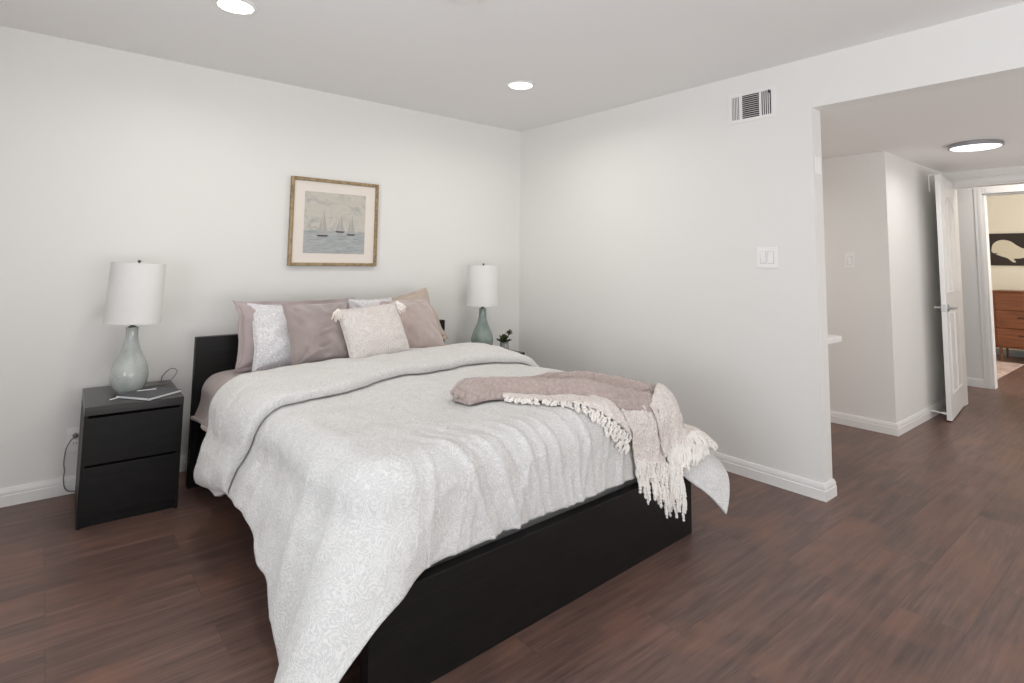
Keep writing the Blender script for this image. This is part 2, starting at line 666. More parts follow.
# ------------------------------------------------------------------ ceiling lights
def recessed(x, y, label):
    t = thing('recessed_light', label, 'ceiling light', (x, y, H), group='recessed ceiling lights')
    MB().lathe([(.098, -.001), (.098, -.006), (.090, -.010), (.078, -.010), (.074, -.003), (.074, 0)], 48, cap=False).build('trim_ring', TRIM, t, smooth=True)
    MB().lathe([(.0745, -.004), (.0745, -.007), (.001, -.0072)], 48, cap=False).build('diffuser', LED, t, smooth=True)
    downlight_or_fill(x, y, H - .02, 6, .14)
    return t


recessed(-2.683, -1.075, 'round recessed light in ceiling above the left nightstand, cut by photo top')
recessed(-.911, -1.06, 'small round recessed light in ceiling near the room corner')
t = thing('flush_ceiling_light', 'flat round white ceiling light with grey rim in hall', 'ceiling light', (1.83, -2.915, HL))
MB().lathe([(.154, 0), (.160, -.004), (.160, -.026), (.154, -.030), (.147, -.028)], 64, cap=False).build('rim', GREYM, t, smooth=True)
MB().lathe([(.149, -.026), (.141, -.0315), (.001, -.034)], 64, cap=False).build('diffuser', LEDH, t, smooth=True)
downlight_or_fill(1.83, -2.915, HL - .05, 4, .3, (1.0, .97, .95))
t = thing('smoke_detector', 'round white detector on ceiling at the top edge of the photo', 'detector', (-1.93, -1.885, H))
MB().lathe([(.06, 0), (.06, -.012), (.055, -.016), (.05, -.030), (.035, -.036), (.001, -.037)], 40, cap=False).build('housing', TRIM, t, smooth=True)

# ------------------------------------------------------------------ air vent
t = thing('air_vent', 'white metal air vent with dark louvres high on the right wall', 'vent', (0, -2.19, 2.2305), (0, 0, R(-90)))
# local x runs along the wall toward -y of the room, local -y points into the room
VM = Matrix.Rotation(0, 4, 'Z')
vw, vh = .147, .092
b = MB()
b.box(-vw, vw, -.006, 0, vh - .018, vh)
b.box(-vw, vw, -.006, 0, -vh, -vh + .020)
for x0, x1 in ((-vw, -vw + .022), (-.072, -.058), (.052, .066), (vw - .022, vw)):
    b.box(x0, x1, -.006, 0, -vh + .020, vh - .018)
b.build('frame', TRIM, t)
MB().box(-vw + .01, vw - .01, -.0009, .0002, -vh + .01, vh - .01).build('dark_backing', DARK, t)  # dark sheet painted in for the shaded duct behind the louvres
b = MB()
for k in range(5):
    x = -.118 + k * .0105
    b.box(-.0038, .0038, -.0006, .0006, -vh + .02, vh - .018, Matrix.Translation((x, -.004, 0)) @ Matrix.Rotation(R(-20), 4, 'Z'))
b.build('left_louvre', TRIM, t)
b = MB()
for k in range(11):
    z = -vh + .030 + k * .0127
    b.box(-.058, .052, -.0042, .0042, -.0006, .0006, Matrix.Translation((0, -.004, z)) @ Matrix.Rotation(R(38), 4, 'X'))
b.build('centre_louvre', TRIM, t)
b = MB()
for k in range(4):
    x = .076 + k * .0125
    b.box(-.0036, .0036, -.0006, .0006, -vh + .02, vh - .018, Matrix.Translation((x, -.004, 0)) @ Matrix.Rotation(R(65), 4, 'Z'))
b.build('right_louvre', TRIM, t)
MB().tube([(.118, -.004, .055), (.118, -.014, .060), (.118, -.016, .074)], .0032, 8).build('damper_lever', DARKM, t, smooth=True)

# ------------------------------------------------------------------ switches
def switch(name, label, loc, rz, n):
    t = thing(name, label, 'switch', loc, (0, 0, rz))
    wd = .036 + .0265 * (n - 1) + (.0 if n == 1 else .001)
    MB().box(-wd, wd, -.006, 0, -.0615, .0615).build('cover_plate', PLASTIC, t, bevel=.003)
    for k in range(n):
        x = (k - (n - 1) / 2) * .046
        b = MB()
        b.box(-.0165, .0165, -.003, .0, -.0335, .0335, Matrix.Translation((x, -.0062, 0)) @ Matrix.Rotation(R(3 if k == 0 else -3), 4, 'X'))
        b.build('rocker', PLASTIC, t, bevel=.0015)
        MB().box(x - .0185, x + .0185, -.0066, -.0059, -.0355, .0355).build('rocker_surround', paint('switch_gap', (.5, .49, .47), .5, 0), t)
    return t


switch('light_switch', 'white double rocker light switch on the bedroom right wall', (0, -2.266, 1.298), R(-90), 2)
switch('light_switch', 'white single rocker switch on the narrow hall wall past opening', (XA, -2.117, 1.298), R(-90), 1)
t = MB().box(-.036, .036, -.006, 0, -.05, .05).build('cover_plate', PLASTIC, None, bevel=.003, loc=(.052, YE, 1.82))  # plain white slab on the wall's end face
tag(t, 'small white rectangle on the end face of the right wall', 'wall plate')
t.name = 'white_wall_rectangle'

# ------------------------------------------------------------------ picture
t = thing('framed_picture', 'gold framed sailboat picture with white mat above the bed', 'picture', (-1.728, 0, 1.208))
pw, ph = .319, .606
GOLD = Mat('worn_gold', (.33, .23, .12), .4, .55)
gv = GOLD.coord()
gn = GOLD.noise(gv, 40, 4)
GOLD.color(GOLD.ramp(gn.outputs[0], [(.3, (.24, .17, .10)), (.7, (.45, .34, .19))]))
b = MB()
fr = .022
for x0, x1, z0, z1 in ((-pw, -pw + fr, 0, ph), (pw - fr, pw, 0, ph), (-pw + fr, pw - fr, 0, fr), (-pw + fr, pw - fr, ph - fr, ph)):
    b.box(x0, x1, -.032, -.002, z0, z1)
b.build('frame', GOLD.m, t, bevel=.004)
MATB = Mat('mat_board', (.84, .77, .70), .8).m
MB().box(-pw + fr, pw - fr, -.017, -.006, fr, ph - fr).build('mat_board', MATB, t)
P = Mat('seascape_print', (.5, .5, .48), .8)
v = P.coord()
sep = P.n('ShaderNodeSeparateXYZ')
P.l(v, sep.inputs[0])
n1 = P.noise(P.coord((1, 1, 1.5)), 9, 6, .65, .5)
n2 = P.noise(P.coord((1, 1, 5)), 14, 5, .65, .3)
sky = P.ramp(n1.outputs[0], [(.3, (.50, .475, .42)), (.5, (.60, .57, .51)), (.72, (.36, .365, .355))])
sea = P.ramp(n2.outputs[0], [(.3, (.30, .33, .34)), (.7, (.52, .53, .52))])
P.color(P.mix(P.ramp(P.math('ADD', sep.outputs[2], P.math('MULTIPLY', n2.outputs[0], .03)), [(.252, (1, 1, 1)), (.266, (0, 0, 0))]), sky, sea))
MB().box(-.222, .222, -.0185, -.0172, .087, .513).build('print', P.m, t)
HULL = Mat('hull_ink', (.045, .045, .05), .8).m
SAIL = Mat('sail_wash', (.44, .42, .40), .85).m
for cx, cz, hw, sh in ((-.09, .208, .045, .19), (.036, .240, .037, .13), (.118, .222, .036, .15)):
    r = MB().prism([(-hw, .006), (-hw * .7, -.004), (hw * .6, -.004), (hw, .006)], 0, .0006, Matrix.Translation((cx, -.0185, cz)) @ Matrix.Rotation(R(90), 4, 'X')).build('painted_hull', HULL, t)
    MB().prism([(-.002, .008), (hw * .8, .008), (.003, sh)], 0, .0005, Matrix.Translation((cx, -.0185, cz)) @ Matrix.Rotation(R(90), 4, 'X')).build('painted_sail', SAIL, t)
    MB().prism([(-.006, .008), (-hw * .85, .010), (-.006, sh * .75)], 0, .0005, Matrix.Translation((cx, -.0185, cz)) @ Matrix.Rotation(R(90), 4, 'X')).build('painted_jib', SAIL, t)

# ------------------------------------------------------------------ nightstands
def make_nightstand(label, loc, rz):
    t = thing('nightstand', label, 'nightstand', loc, (0, 0, rz), group='black two-drawer nightstands')
    hw, d = .2025, .49      # front at y=0, back at y=d
    for s in (-1, 1):
        x = s * (hw - .008)
        MB().box(x - .008, x + .008, .002, d, 0, .509).build('side_panel', BLACKW, t, bevel=.0015)
    MB().box(-hw, hw, -.004, d, .509, .55).build('top_panel', BLACKT, t, bevel=.002)
    MB().box(-hw + .016, hw - .016, d - .012, d - .002, .03, .509).build('back_panel', BLACKW, t)
    MB().box(-hw + .016, hw - .016, .022, .036, .0, .048).build('plinth', BLACKW, t)
    for z0, z1 in ((.052, .272), (.282, .497)):
        dr = MB().box(-hw + .002, hw - .002, -.002, .016, z0, z1).build('drawer', BLACKW, t, bevel=.002)
        MB().box(-hw + .03, hw - .03, .016, d - .03, z0 + .02, z1 - .05).build('drawer_box', BLACKW, dr)
        MB().prism([(.004, z1 - .004), (.020, z1 + .004), (.020, z1 - .004)], -hw + .02, hw - .02,
                   Matrix(((0, 0, 1, 0), (1, 0, 0, 0), (0, 1, 0, 0), (0, 0, 0, 1)))).build('finger_lip', BLACKW, dr)
    return t


make_nightstand('black two-drawer nightstand under the pale lamp, left of the bed', (-2.909, -.547, 0), R(-1.5))
make_nightstand('black nightstand mostly hidden beyond the bed under the green lamp', (-.565, -.500, 0), 0)

# ------------------------------------------------------------------ lamps
def make_lamp(label, loc, glaze, tilt):
    t = thing('table_lamp', label, 'table lamp', loc, group='table lamps on the nightstands')
    prof = [(.001, 0), (.050, 0), (.057, .004), (.070, .022), (.082, .052), (.0865, .082), (.085, .108), (.077, .140), (.064, .172),
            (.050, .203), (.039, .232), (.032, .262), (.0285, .290), (.0275, .318), (.029, .330), (.026, .334), (.001, .334)]
    # smooth the profile
    pr = []
    for i in range(1, len(prof) - 2):
        p0, p1, p2, p3 = prof[i - 1], prof[i], prof[i + 1], prof[i + 2]
        for k in range(4):
            u = k / 4
            pr.append(tuple(.5 * (2 * p1[j] + (p2[j] - p0[j]) * u + (2 * p0[j] - 5 * p1[j] + 4 * p2[j] - p3[j]) * u * u + (3 * p1[j] - p0[j] - 3 * p2[j] + p3[j]) * u ** 3) for j in (0, 1)))
    pr.append(prof[-2])
    MB().lathe([(max(r, .002), max(z, 0)) for r, z in pr], 56).build('base', glaze, t, smooth=True, angle=60)
    MB().lathe([(.020, .332), (.020, .338), (.012, .340), (.010, .352), (.017, .354), (.017, .395), (.010, .398)], 24).build('socket', DARKM, t, smooth=True)
    T = Matrix.Translation((0, 0, .36)) @ Matrix.Rotation(tilt, 4, 'Y') @ Matrix.Translation((0, 0, -.36))
    sh = MB().lathe([(.1285, .357), (.1245, .672), (.1228, .672), (.1268, .357), (.1285, .357)], 64, T, cap=False)
    so = sh.build('shade', SHADE, t, smooth=True, angle=50)
    sp = MB()
    for k in range(3):
        a = 2 * math.pi * k / 3 + .4
        sp.tube([(0, 0, .668), (.1232 * math.cos(a), .1232 * math.sin(a), .668)], .0018, 6, T)
    sp.lathe([(.012, .666), (.012, .670)], 16, T)
    sp.build('spider', DARKM, so)
    hp = MB()
    hp.tube([T @ Vector((.045 * math.sin(a), 0, .40 + .265 * (1 - math.cos(a)) / 2)) for a in [math.pi * k / 12 for k in range(13)]], .0016, 6)
    hp.tube([T @ Vector((-.045 * math.sin(a), 0, .40 + .265 * (1 - math.cos(a)) / 2)) for a in [math.pi * k / 12 for k in range(13)]], .0016, 6)
    hp.build('harp', DARKM, so, smooth=True)
    MB().lathe([(.004, .668), (.004, .676), (.009, .679), (.009, .683), (.003, .688), (.001, .689)], 16, T).build('finial', DARKM, t, smooth=True)
    return t


LL = (-2.918, -.275, .55)
lamp = make_lamp('table lamp with pale celadon crackled base and white drum shade', LL, CERL, R(2.0))
LR = (-.606, -.27, .55)
make_lamp('table lamp with sage green base and white shade beyond the bed', LR, CERR, 0)


def spline(pts, n=8):
    out = []
    P = [Vector(p) for p in pts]
    for i in range(len(P) - 1):
        p0, p1, p2, p3 = P[max(i - 1, 0)], P[i], P[i + 1], P[min(i + 2, len(P) - 1)]
        for k in range(n):
            u = k / n
            out.append(.5 * (2 * p1 + (p2 - p0) * u + (2 * p0 - 5 * p1 + 4 * p2 - p3) * u * u + (3 * p1 - p0 - 3 * p2 + p3) * u ** 3))
    out.append(P[-1])
    return out


# lamp cord: over the nightstand top, up in a loop beyond its right back corner and down behind
cpts = [(-2.875, -.235, .553), (-2.83, -.215, .553), (-2.785, -.20, .5535), (-2.735, -.19, .5545), (-2.700, -.165, .575), (-2.672, -.12, .606),
        (-2.690, -.06, .612), (-2.722, -.035, .580), (-2.735, -.025, .53), (-2.74, -.025, .30), (-2.80, -.025, .10)]
MB().tube([Vector(p) - Vector(LL) for p in spline(cpts)], .0026, 8).build('power_cord', CORD, lamp, smooth=True)

# notebook (two covers, pages) on the left nightstand
bk = thing('notebook', 'closed charcoal notebook with white pages beside the pale lamp', 'notebook', (-2.842, -.432, .5505), (0, 0, R(37)))
MB().box(-.10, .10, -.10, .10, 0, .0025).build('back_cover', CHARC, bk, bevel=.001)
MB().box(-.0985, .0985, -.0985, .0985, .0026, .0125).build('pages', PAPER, bk)
MB().box(-.10, .10, -.10, .10, .0126, .0150).build('front_cover', CHARC, bk, bevel=.001)
MB().tube([(-.098, .085, .005), (-.118, .088, .004), (-.138, .094, .002)], .003, 8).build('ribbon', PAPER, bk, smooth=True)
MB().tube([(-.005, .075, .0175), (.060, .020, .0175)], .0025, 8).build('pen', PAPER, bk, smooth=True)

# wall outlet and its cord, left of nightstand
t = thing('wall_outlet', 'white double outlet low on back wall left of the nightstand', 'outlet', (-3.112, 0, .278))
MB().box(-.038, .038, -.006, 0, -.062, .062).build('cover_plate', PLASTIC, t, bevel=.003)
for z in (-.022, .022):
    o = MB().lathe([(.017, 0), (.017, .003), (.015, .004)], 24, Matrix.Translation((0, -.0055, z)) @ Matrix.Rotation(R(90), 4, 'X')).build('socket', PLASTIC, t, smooth=True)
    b = MB()
    for x in (-.006, .006):
        b.box(x - .0012, x + .0012, -.0105, -.0094, z - .001, z + .008)
    b.build('slot', DARK, o)
t = thing('plugged_cord', 'grey cord plugged into the outlet and looping down to the baseboard', 'cord', (-3.112, -.011, .30))
MB().lathe([(.013, 0), (.013, .018), (.008, .028)], 16, Matrix.Rotation(R(90), 4, 'X')).build('plug', CORD, t, smooth=True)
MB().tube([Vector(p) - Vector((-3.112, -.011, .30)) for p in spline([(-3.112, -.038, .30), (-3.128, -.047, .290), (-3.147, -.040, .250), (-3.152, -.034, .200), (-3.153, -.034, .165),
          (-3.148, -.034, .13), (-3.150, -.036, .09), (-3.142, -.038, .045), (-3.120, -.040, .022), (-3.07, -.04, .014)])], .0032, 8).build('cable', CORD, t, smooth=True)

# plant in a glass vase
t = thing('potted_plant', 'small dark green succulent in a glass jar beside the green lamp', 'plant', (-.418, -.315, .55))
MB().lathe([(.001, .001), (.032, .001), (.036, .006), (.0365, .072), (.0345, .072), (.034, .008), (.001, .005)], 32, cap=False).build('jar', GLASS, t, smooth=True)
b = MB()
GL = fabric('succulent_leaf', (.045, .060, .022), .5, 60, .1, .35, 0, 30)
rr = random.Random(3)


def leaf(b, base, az, el, ln, wd):
    d = Vector((math.cos(az) * math.cos(el), math.sin(az) * math.cos(el), math.sin(el)))
    side = Vector((-math.sin(az), math.cos(az), 0))
    upv = side.cross(d)
    vs, fs = [], []
    N = 7
    for i in range(N):
        u = i / (N - 1)
        ww = wd * math.sin(math.pi * (u * .82 + .1)) ** .8
        c = Vector(base) + d * ln * u + upv * (-.25 * ln * u * u)
        vs += [c - side * ww, c + upv * wd * .35, c + side * ww, c - upv * wd * .18]
    for i in range(N - 1):
        for k in range(4):
            k2 = (k + 1) % 4
            fs.append((i * 4 + k, i * 4 + k2, i * 4 + 4 + k2, i * 4 + 4 + k))
    fs += [(3, 2, 1, 0), tuple((N - 1) * 4 + k for k in range(4))]
    b.add(vs, fs)


for ring, (cnt, el, ln) in enumerate(((9, .05, .062), (8, .55, .052), (6, 1.0, .04))):
    for k in range(cnt):
        leaf(b, (-.005, 0, .068 + ring * .008), 2 * math.pi * k / cnt + ring * .4, el + rr.uniform(-.1, .1), ln, .017)
b.build('leaves', GL, t, smooth=True, angle=180)
b = MB()
b.tube(spline([(0, 0, .015), (.01, 0, .06), (.03, -.005, .10), (.043, -.01, .135)]), .003, 8)
b.build('stem', GL, t, smooth=True)
b = MB()
GL2 = fabric('sprig_leaf', (.10, .085, .055), .6, 60, .1, .4, 0, 30)
for k in range(12):
    leaf(b, (.041, -.01, .120 + .004 * (k % 3)), k * 2.4, .1 + .11 * k % 1.2, .034, .010)
b.build('sprig', GL2, t, smooth=True, angle=180)
b = MB()
b.lathe([(.033, .009), (.0335, .060), (.001, .062)], 24)
b.build('pebbles', fabric('white_gravel', (.62, .62, .60), .8, 90, .8, .3), t, smooth=True)

# ------------------------------------------------------------------ bed (local frame: x right, y toward headboard, origin at foot centre on the floor)
BO = Vector((-1.7145, -2.337, 0))
BA = R(2.0)
BM = Matrix.Translation(BO) @ Matrix.Rotation(BA, 4, 'Z')
bed = thing('platform_bed', 'low black wooden bed frame with plain headboard and footboard', 'bed', BO, (0, 0, BA))
MB().box(-.835, .835, 2.045, 2.095, 0, .812).build('headboard', BLACKW, bed, bevel=.003)
MB().box(-.83, .83, 0, .045, 0, .305).build('footboard', BLACKW, bed, bevel=.002)
for s in (-1, 1):
    x = s * .790
    MB().box(x - .015, x + .015, .045, 2.045, .14, .305).build('side_rail', BLACKW, bed, bevel=.002)
sl = MB()
for k in range(12):
    y = .12 + k * .165
    sl.box(-.80, .80, y, y + .07, .18, .20)
sl.build('bed_slats', BLACKW, bed)


def fbm(x, y, z, o=3):
    return noise.fractal(Vector((x, y, z)), 1.0, 2.0, o)


def smooth(a, b, x):
    t = min(1, max(0, (x - a) / (b - a)))
    return t * t * (3 - 2 * t)


class Drape:
    def __init__(s, x0, x1, y0, zt, r, fl, ff, frr, cl, cr, crown=.0, rc=.1):
        s.x0, s.x1, s.y0, s.zt, s.r = x0, x1, y0, zt, r
        s.fl, s.ff, s.fr, s.cl, s.cr = R(fl), R(ff), R(frr), R(cl), R(cr)
        s.crown, s.rc = crown, rc

    def base(s, a, b):
        cx = min(max(a, s.x0 + s.rc), s.x1 - s.rc)
        cy = max(b, s.y0 + s.rc)
        ox, oy = a - cx, b - cy
        D = math.hypot(ox, oy)
        d = D - s.rc
        zc = s.zt + s.crown * (1 - min(1, abs(2 * (a - s.x0) / (s.x1 - s.x0) - 1)) ** 2) + .012 * fbm(a * 1.7, b * 1.7, 3.1, 2)
        if d < 1e-6:
            return Vector((a, b, zc))
        nx, ny = ox / D, oy / D
        side = s.fl if ox < 0 else s.fr
        cor = s.cl if ox < 0 else s.cr
        c = 2 * abs(nx * ny)
        phi = side * nx * nx + s.ff * ny * ny + cor * c
        L = s.r * math.pi / 2
        if d < L:
            h, dz = s.r * math.sin(d / s.r), s.r * (1 - math.cos(d / s.r))
        else:
            e = d - L
            k = smooth(0, .15, e)
            h, dz = s.r + e * math.sin(phi) * k, s.r + e * math.cos(phi * k)
        return Vector((cx + nx * (s.rc + h), cy + ny * (s.rc + h), zc - dz))

    def frame(s, a, b):
        p = s.base(a, b)
        e = .004
        du = s.base(a + e, b) - s.base(a - e, b)
        dv = s.base(a, b + e) - s.base(a, b - e)
        n = du.cross(dv)
        return p, (n.normalized() if n.length > 1e-12 else Vector((0, 0, 1)))


DU = Drape(-.72, .745, .150, .635, .12, 17, 1, 32, 24, 35, .012, .08)
rw = random.Random(11)
RIDGES = [(rw.uniform(-.8, .85), rw.uniform(-.35, .25), rw.uniform(.006, .016), rw.uniform(.002, .0065), rw.uniform(-.02, .32)) for _ in range(46)]
RIDGES += [(-.50, .35, .012, .012, .34), (-.445, .35, .010, -.011, .33), (-.37, .30, .012, .011, .36), (-.30, .30, .010, -.010, .32), (-.22, .25, .011, .009, .30), (-.08, .2, .010, .008, .28), (.10, .15, .010, .008, .25)]
LRIDGES = [(rw.uniform(.2, 1.2), rw.uniform(-.3, .3), rw.uniform(.03, .06), rw.uniform(.003, .009)) for _ in range(9)]


def dwrinkle(a, b):
    h = .011 * fbm(a * 2.6 + 5, b * 2.6, .3, 3) + .004 * fbm(a * 9, b * 9, 1.7, 3)
    for s0, sl, wd, am, t1 in RIDGES:
        x = a - s0 - sl * (.15 - b)
        if abs(x) < wd * 3:
            h += am * math.exp(-(x / wd) ** 2) * smooth(t1, t1 - .18, b) * smooth(-.72, -.58, a) * smooth(.80, .66, a)
    if a < -.6:
        for t0, sl, wd, am in LRIDGES:
            y = b - t0 - sl * (-.72 - a)
            if abs(y) < wd * 3:
                h += am * math.exp(-(y / wd) ** 2) * smooth(-.62, -.95, a)
    # deeper folds where the corners hang free
    for cx, sg in ((-.72, -1), (.745, 1)):
        ox, oy = (a - cx) * sg, .15 - b
        if ox > 0 and oy > 0:
            th = math.atan2(oy, ox)
            d = math.hypot(ox, oy)
            h += (.013 if sg < 0 else .022) * math.sin(th * 5.0 + 1.0 + sg) * smooth(.15, .55, d) * math.sin(2 * th)
    return h


def dsurf(a, b, off=0.0):
    p, n = DU.frame(a, b)
    q = p + n * (dwrinkle(a, b) + off)
    if q.z < .06:      # the hanging corner settles on the floor and spreads
        k = .06 - q.z
        q.z = .025 + .035 * math.exp(-k / .035)
        q += Vector((n.x, n.y, 0)) * k * .5
    return q


def left_drop(b):
    pts = [(-.3, .66), (.10, .66), (.30, .585), (.50, .51), (.85, .43), (1.08, .43), (1.2, .47), (2, .47)]
    for (t0, v0), (t1, v1) in zip(pts, pts[1:]):
        if b <= t1:
            u = smooth(t0, t1, b)
            return v0 + (v1 - v0) * u
    return pts[-1][1]


def sheet_mesh(surf, lim, t0, t1, nx, ny, off=lambda u, v: 0, t0f=None):
    V = []
    for j in range(ny):
        v = j / (ny - 1)
        b = t0 + (t1 - t0) * v
        l, r = lim(b)
        for i in range(nx):
            u = i / (nx - 1)
            a = l + (r - l) * u
            V.append(surf(a, b if t0f is None else t0f(a) + (t1 - t0f(a)) * v, off(u, v)))
    return V


def place(o):
    o.location = BO
    o.rotation_euler = (0, 0, BA)
    return o


def solidify(o, th, off=-1):
    md = o.modifiers.new('thick', 'SOLIDIFY')
    md.thickness = th
    md.offset = off
    md.use_even_offset = False
    return o


# mattress under a mauve sheet
SH = Drape(-.70, .68, -5, .615, .10, 10, 0, 10, 0, 0, .010)


def ssurf(a, b, off=0.0):
    p, n = SH.frame(a, b)
    h = .008 * fbm(a * 4, b * 4, 7.7, 3) + .003 * fbm(a * 14, b * 14, 2.2, 2)
    if abs(a) > .7:
        e = abs(a) - .7
        h += .010 * math.sin(b * 22 + a * 6) * smooth(.05, .3, e)
    return p + n * (h + off)


mt = tag(MB().box(-.735, .735, .10, 2.035, .20, .585).build('mattress', paint('mattress_ticking', (.7, .69, .68), .9, .1), None, bevel=.05, seg=4), 'mattress under mauve bedding on the black bed frame', 'mattress')
place(mt)
b = MB()
b.grid(sheet_mesh(ssurf, lambda b: (-1.0, 1.0), 1.0, 2.035, 150, 90), 150, 90)
sh = tag(b.build('bed_sheet', MAUVE, None, smooth=True, angle=180, fix=False), 'mauve sheet showing at the head of bed below the pillows', 'sheet')
solidify(place(sh), .012)
sh.modifiers['thick'].offset = -1
b = MB()
hem = []
for j in range(90):
    bb = 1.0 + 1.035 * j / 89
    hem.append(ssurf(-.998, bb, .006))
b.tube(hem, .011, 8)
b.build('hem', MAUVE, sh, smooth=True)

# duvet
b = MB()
NX, NY = 280, 230
b.grid(sheet_mesh(lambda a, b, off: dsurf(a - max(0, -.2 - b) * .5 * min(1, max(0, (a - .85) / .21)), b, off), lambda b: (-.72 - left_drop(b), 1.06), .15 - .383, 1.48, NX, NY, t0f=lambda a: -.233 + .16 * smooth(-1.12, -1.38, a) - .185 * min(1, max(0, (a - .74) / .32)) ** .75 + .008 * fbm(a * 4, 0, 2.5, 2)), NX, NY)
dv = tag(b.build('duvet', DUVET, None, smooth=True, angle=180, fix=False), 'ivory patterned duvet draped over bed, its near corner hanging to floor', 'duvet')
solidify(place(dv), .022)
# turned back cuff of the duvet, with rounded edges, lying on top
def cuff_lim(a):
    lo = .95 + .155 * smooth(-.75, .0, a) + .035 * smooth(.0, .5, a) - .13 * smooth(.62, 1.1, a) + .085 * smooth(-.80, -1.15, a) + .012 * fbm(a * 3, 0, 9.0, 2)
    hi = 1.49 + .15 * smooth(-.75, .5, a) - .06 * smooth(-.72, -1.1, a)
    return lo, hi


V = []
nu = 240
TH = .050
sec = []
for q in range(12):      # lower rolled edge
    an = -math.pi / 2 + math.pi * q / 11
    sec.append((0, 1 - math.cos(an), .5 + .5 * math.sin(an)))
for q in range(1, 50):   # the top
    sec.append((q / 50, 1, 1))
for q in range(12):      # upper rolled edge
    an = math.pi / 2 - math.pi * q / 11
    sec.append((1, -1 + math.cos(an), .5 + .5 * math.sin(an)))
nv = len(sec)
for f_, e_, z_ in sec:
    for i in range(nu):
        a = -1.21 + (1.10 + 1.21) * i / (nu - 1)
        a += .07 * (1 - f_) * smooth(-1.0, -1.21, a)      # the near corner of the fold is cut back
        lo, hi = cuff_lim(a)
        end = (1 - abs(2 * i / (nu - 1) - 1) ** 26) ** .5
        bb = lo + (hi - lo) * f_ + e_ * TH * .5 * end
        puff = math.sin(math.pi * f_) if 0 < f_ < 1 else 0
        off = .004 + TH * z_ * end * (1 + .12 * fbm(a * 4, 3, 1, 2)) + .012 * puff * (1 + fbm(a * 5, bb * 5, 4.4, 3)) * end
        V.append(dsurf(a, bb, off))
cf = MB().grid(V, nu, nv).build('turned_back_cuff', DUVET, dv, smooth=True, angle=180, fix=False)


# ------------------------------------------------------------------ pillows
def pillow_mesh(w_, h_, T, seed, flange=0.0, n=44, pinch=.05, sag=.25, wr=1.0, crease=None):
    V = []
    idx = {}
    b = MB()
    for side in (-1, 1):
        for j in range(n):
            for i in range(n):
                u = -1 + 2 * i / (n - 1)
                v = -1 + 2 * j / (n - 1)
                edge = i in (0, n - 1) or j in (0, n - 1)
                if edge and (i, j) in idx:
                    idx[(side, i, j)] = idx[(i, j)]
                    continue
                # soften sampling toward edges
                uu = math.sin(u * math.pi / 2) * .35 + u * .65
                vv = math.sin(v * math.pi / 2) * .35 + v * .65
                x = w_ / 2 * uu * (1 - pinch * (1 - vv ** 4))
                z = h_ / 2 * vv * (1 - pinch * (1 - uu ** 4))
                th = T * (max(0, (1 - abs(uu) ** 2.4)) * max(0, (1 - abs(vv) ** 2.4))) ** .52 * (1 - sag * vv)
                nz = fbm(uu * 1.6 + seed, vv * 1.6, side * 3.3 + seed, 3) * .012 * wr + fbm(uu * 5 + seed, vv * 5, side + seed, 3) * .004 * wr
                fall = min(1, 4 * min(1 - abs(uu), 1 - abs(vv)) + .05)
                # pulled folds radiating from the corners
                rad = math.sin(math.atan2(abs(vv) - 1.15, abs(uu) - 1.15) * 16 + seed) * .004 * wr * smooth(1.25, .5, math.hypot(abs(vv) - 1, abs(uu) - 1)) * fall
                y = side * (th / 2 + (nz + rad) * fall)
                if crease and side == -1:
                    for (cz, cx0, cx1, am) in crease:
                        k = (vv - cz - .25 * (uu - cx0)) / .05
                        y += am * math.exp(-k * k) * smooth(cx0 - .1, cx0 + .1, uu) * smooth(cx1 + .1, cx1 - .1, uu)
                wob = .006 * fbm(uu * 2 + seed, vv * 2, 8.8, 2)
                V.append((x + (wob if abs(u) == 1 else 0), y + .010 * fbm(uu * 1.2, vv * 1.2, seed, 2), z + h_ / 2 + (wob if abs(v) == 1 else 0)))
                idx[(side, i, j)] = len(V) - 1
                if edge:
                    idx[(i, j)] = len(V) - 1
    fs = []
    for side in (-1, 1):
        for j in range(n - 1):
            for i in range(n - 1):
                q = [idx[(side, i, j)], idx[(side, i + 1, j)], idx[(side, i + 1, j + 1)], idx[(side, i, j + 1)]]
                fs.append(tuple(q if side == -1 else reversed(q)))
    b.add(V, fs)
    ring = [(i, 0) for i in range(n)] + [(n - 1, j) for j in range(1, n)] + [(i, n - 1) for i in range(n - 2, -1, -1)] + [(0, j) for j in range(n - 2, 0, -1)]
    return b, [Vector(V[idx[r]]) for r in ring]


def flange_mesh(ring, h_, wd, seed):
    c = Vector((0, 0, h_ / 2))
    b = MB()
    V = []
    N = len(ring)
    for k, p in enumerate(ring):
        q = p - c
        m_ = max(abs(q.x), abs(q.z))
        ex = Vector((math.copysign(1, q.x) if abs(q.x) > .9 * max(abs(r.x) for r in ring) else 0, 0, math.copysign(1, q.z) if abs(q.z) > .86 * h_ / 2 else 0))
        wv = .006 * math.sin(k * .35 + seed) + .002 * math.sin(k * .9)
        for t_, yy in ((0, .003), (1, .003), (1, -.003), (0, -.003)):
            V.append(p - ex * .006 + ex * (wd + .006) * t_ + Vector((0, yy + wv * t_, 0)))
    fs = []
    for k in range(N):
        k2 = (k + 1) % N
        for s_ in range(4):
            s2 = (s_ + 1) % 4
            fs.append((k * 4 + s_, k2 * 4 + s_, k2 * 4 + s2, k * 4 + s2))
    return b.add(V, fs)


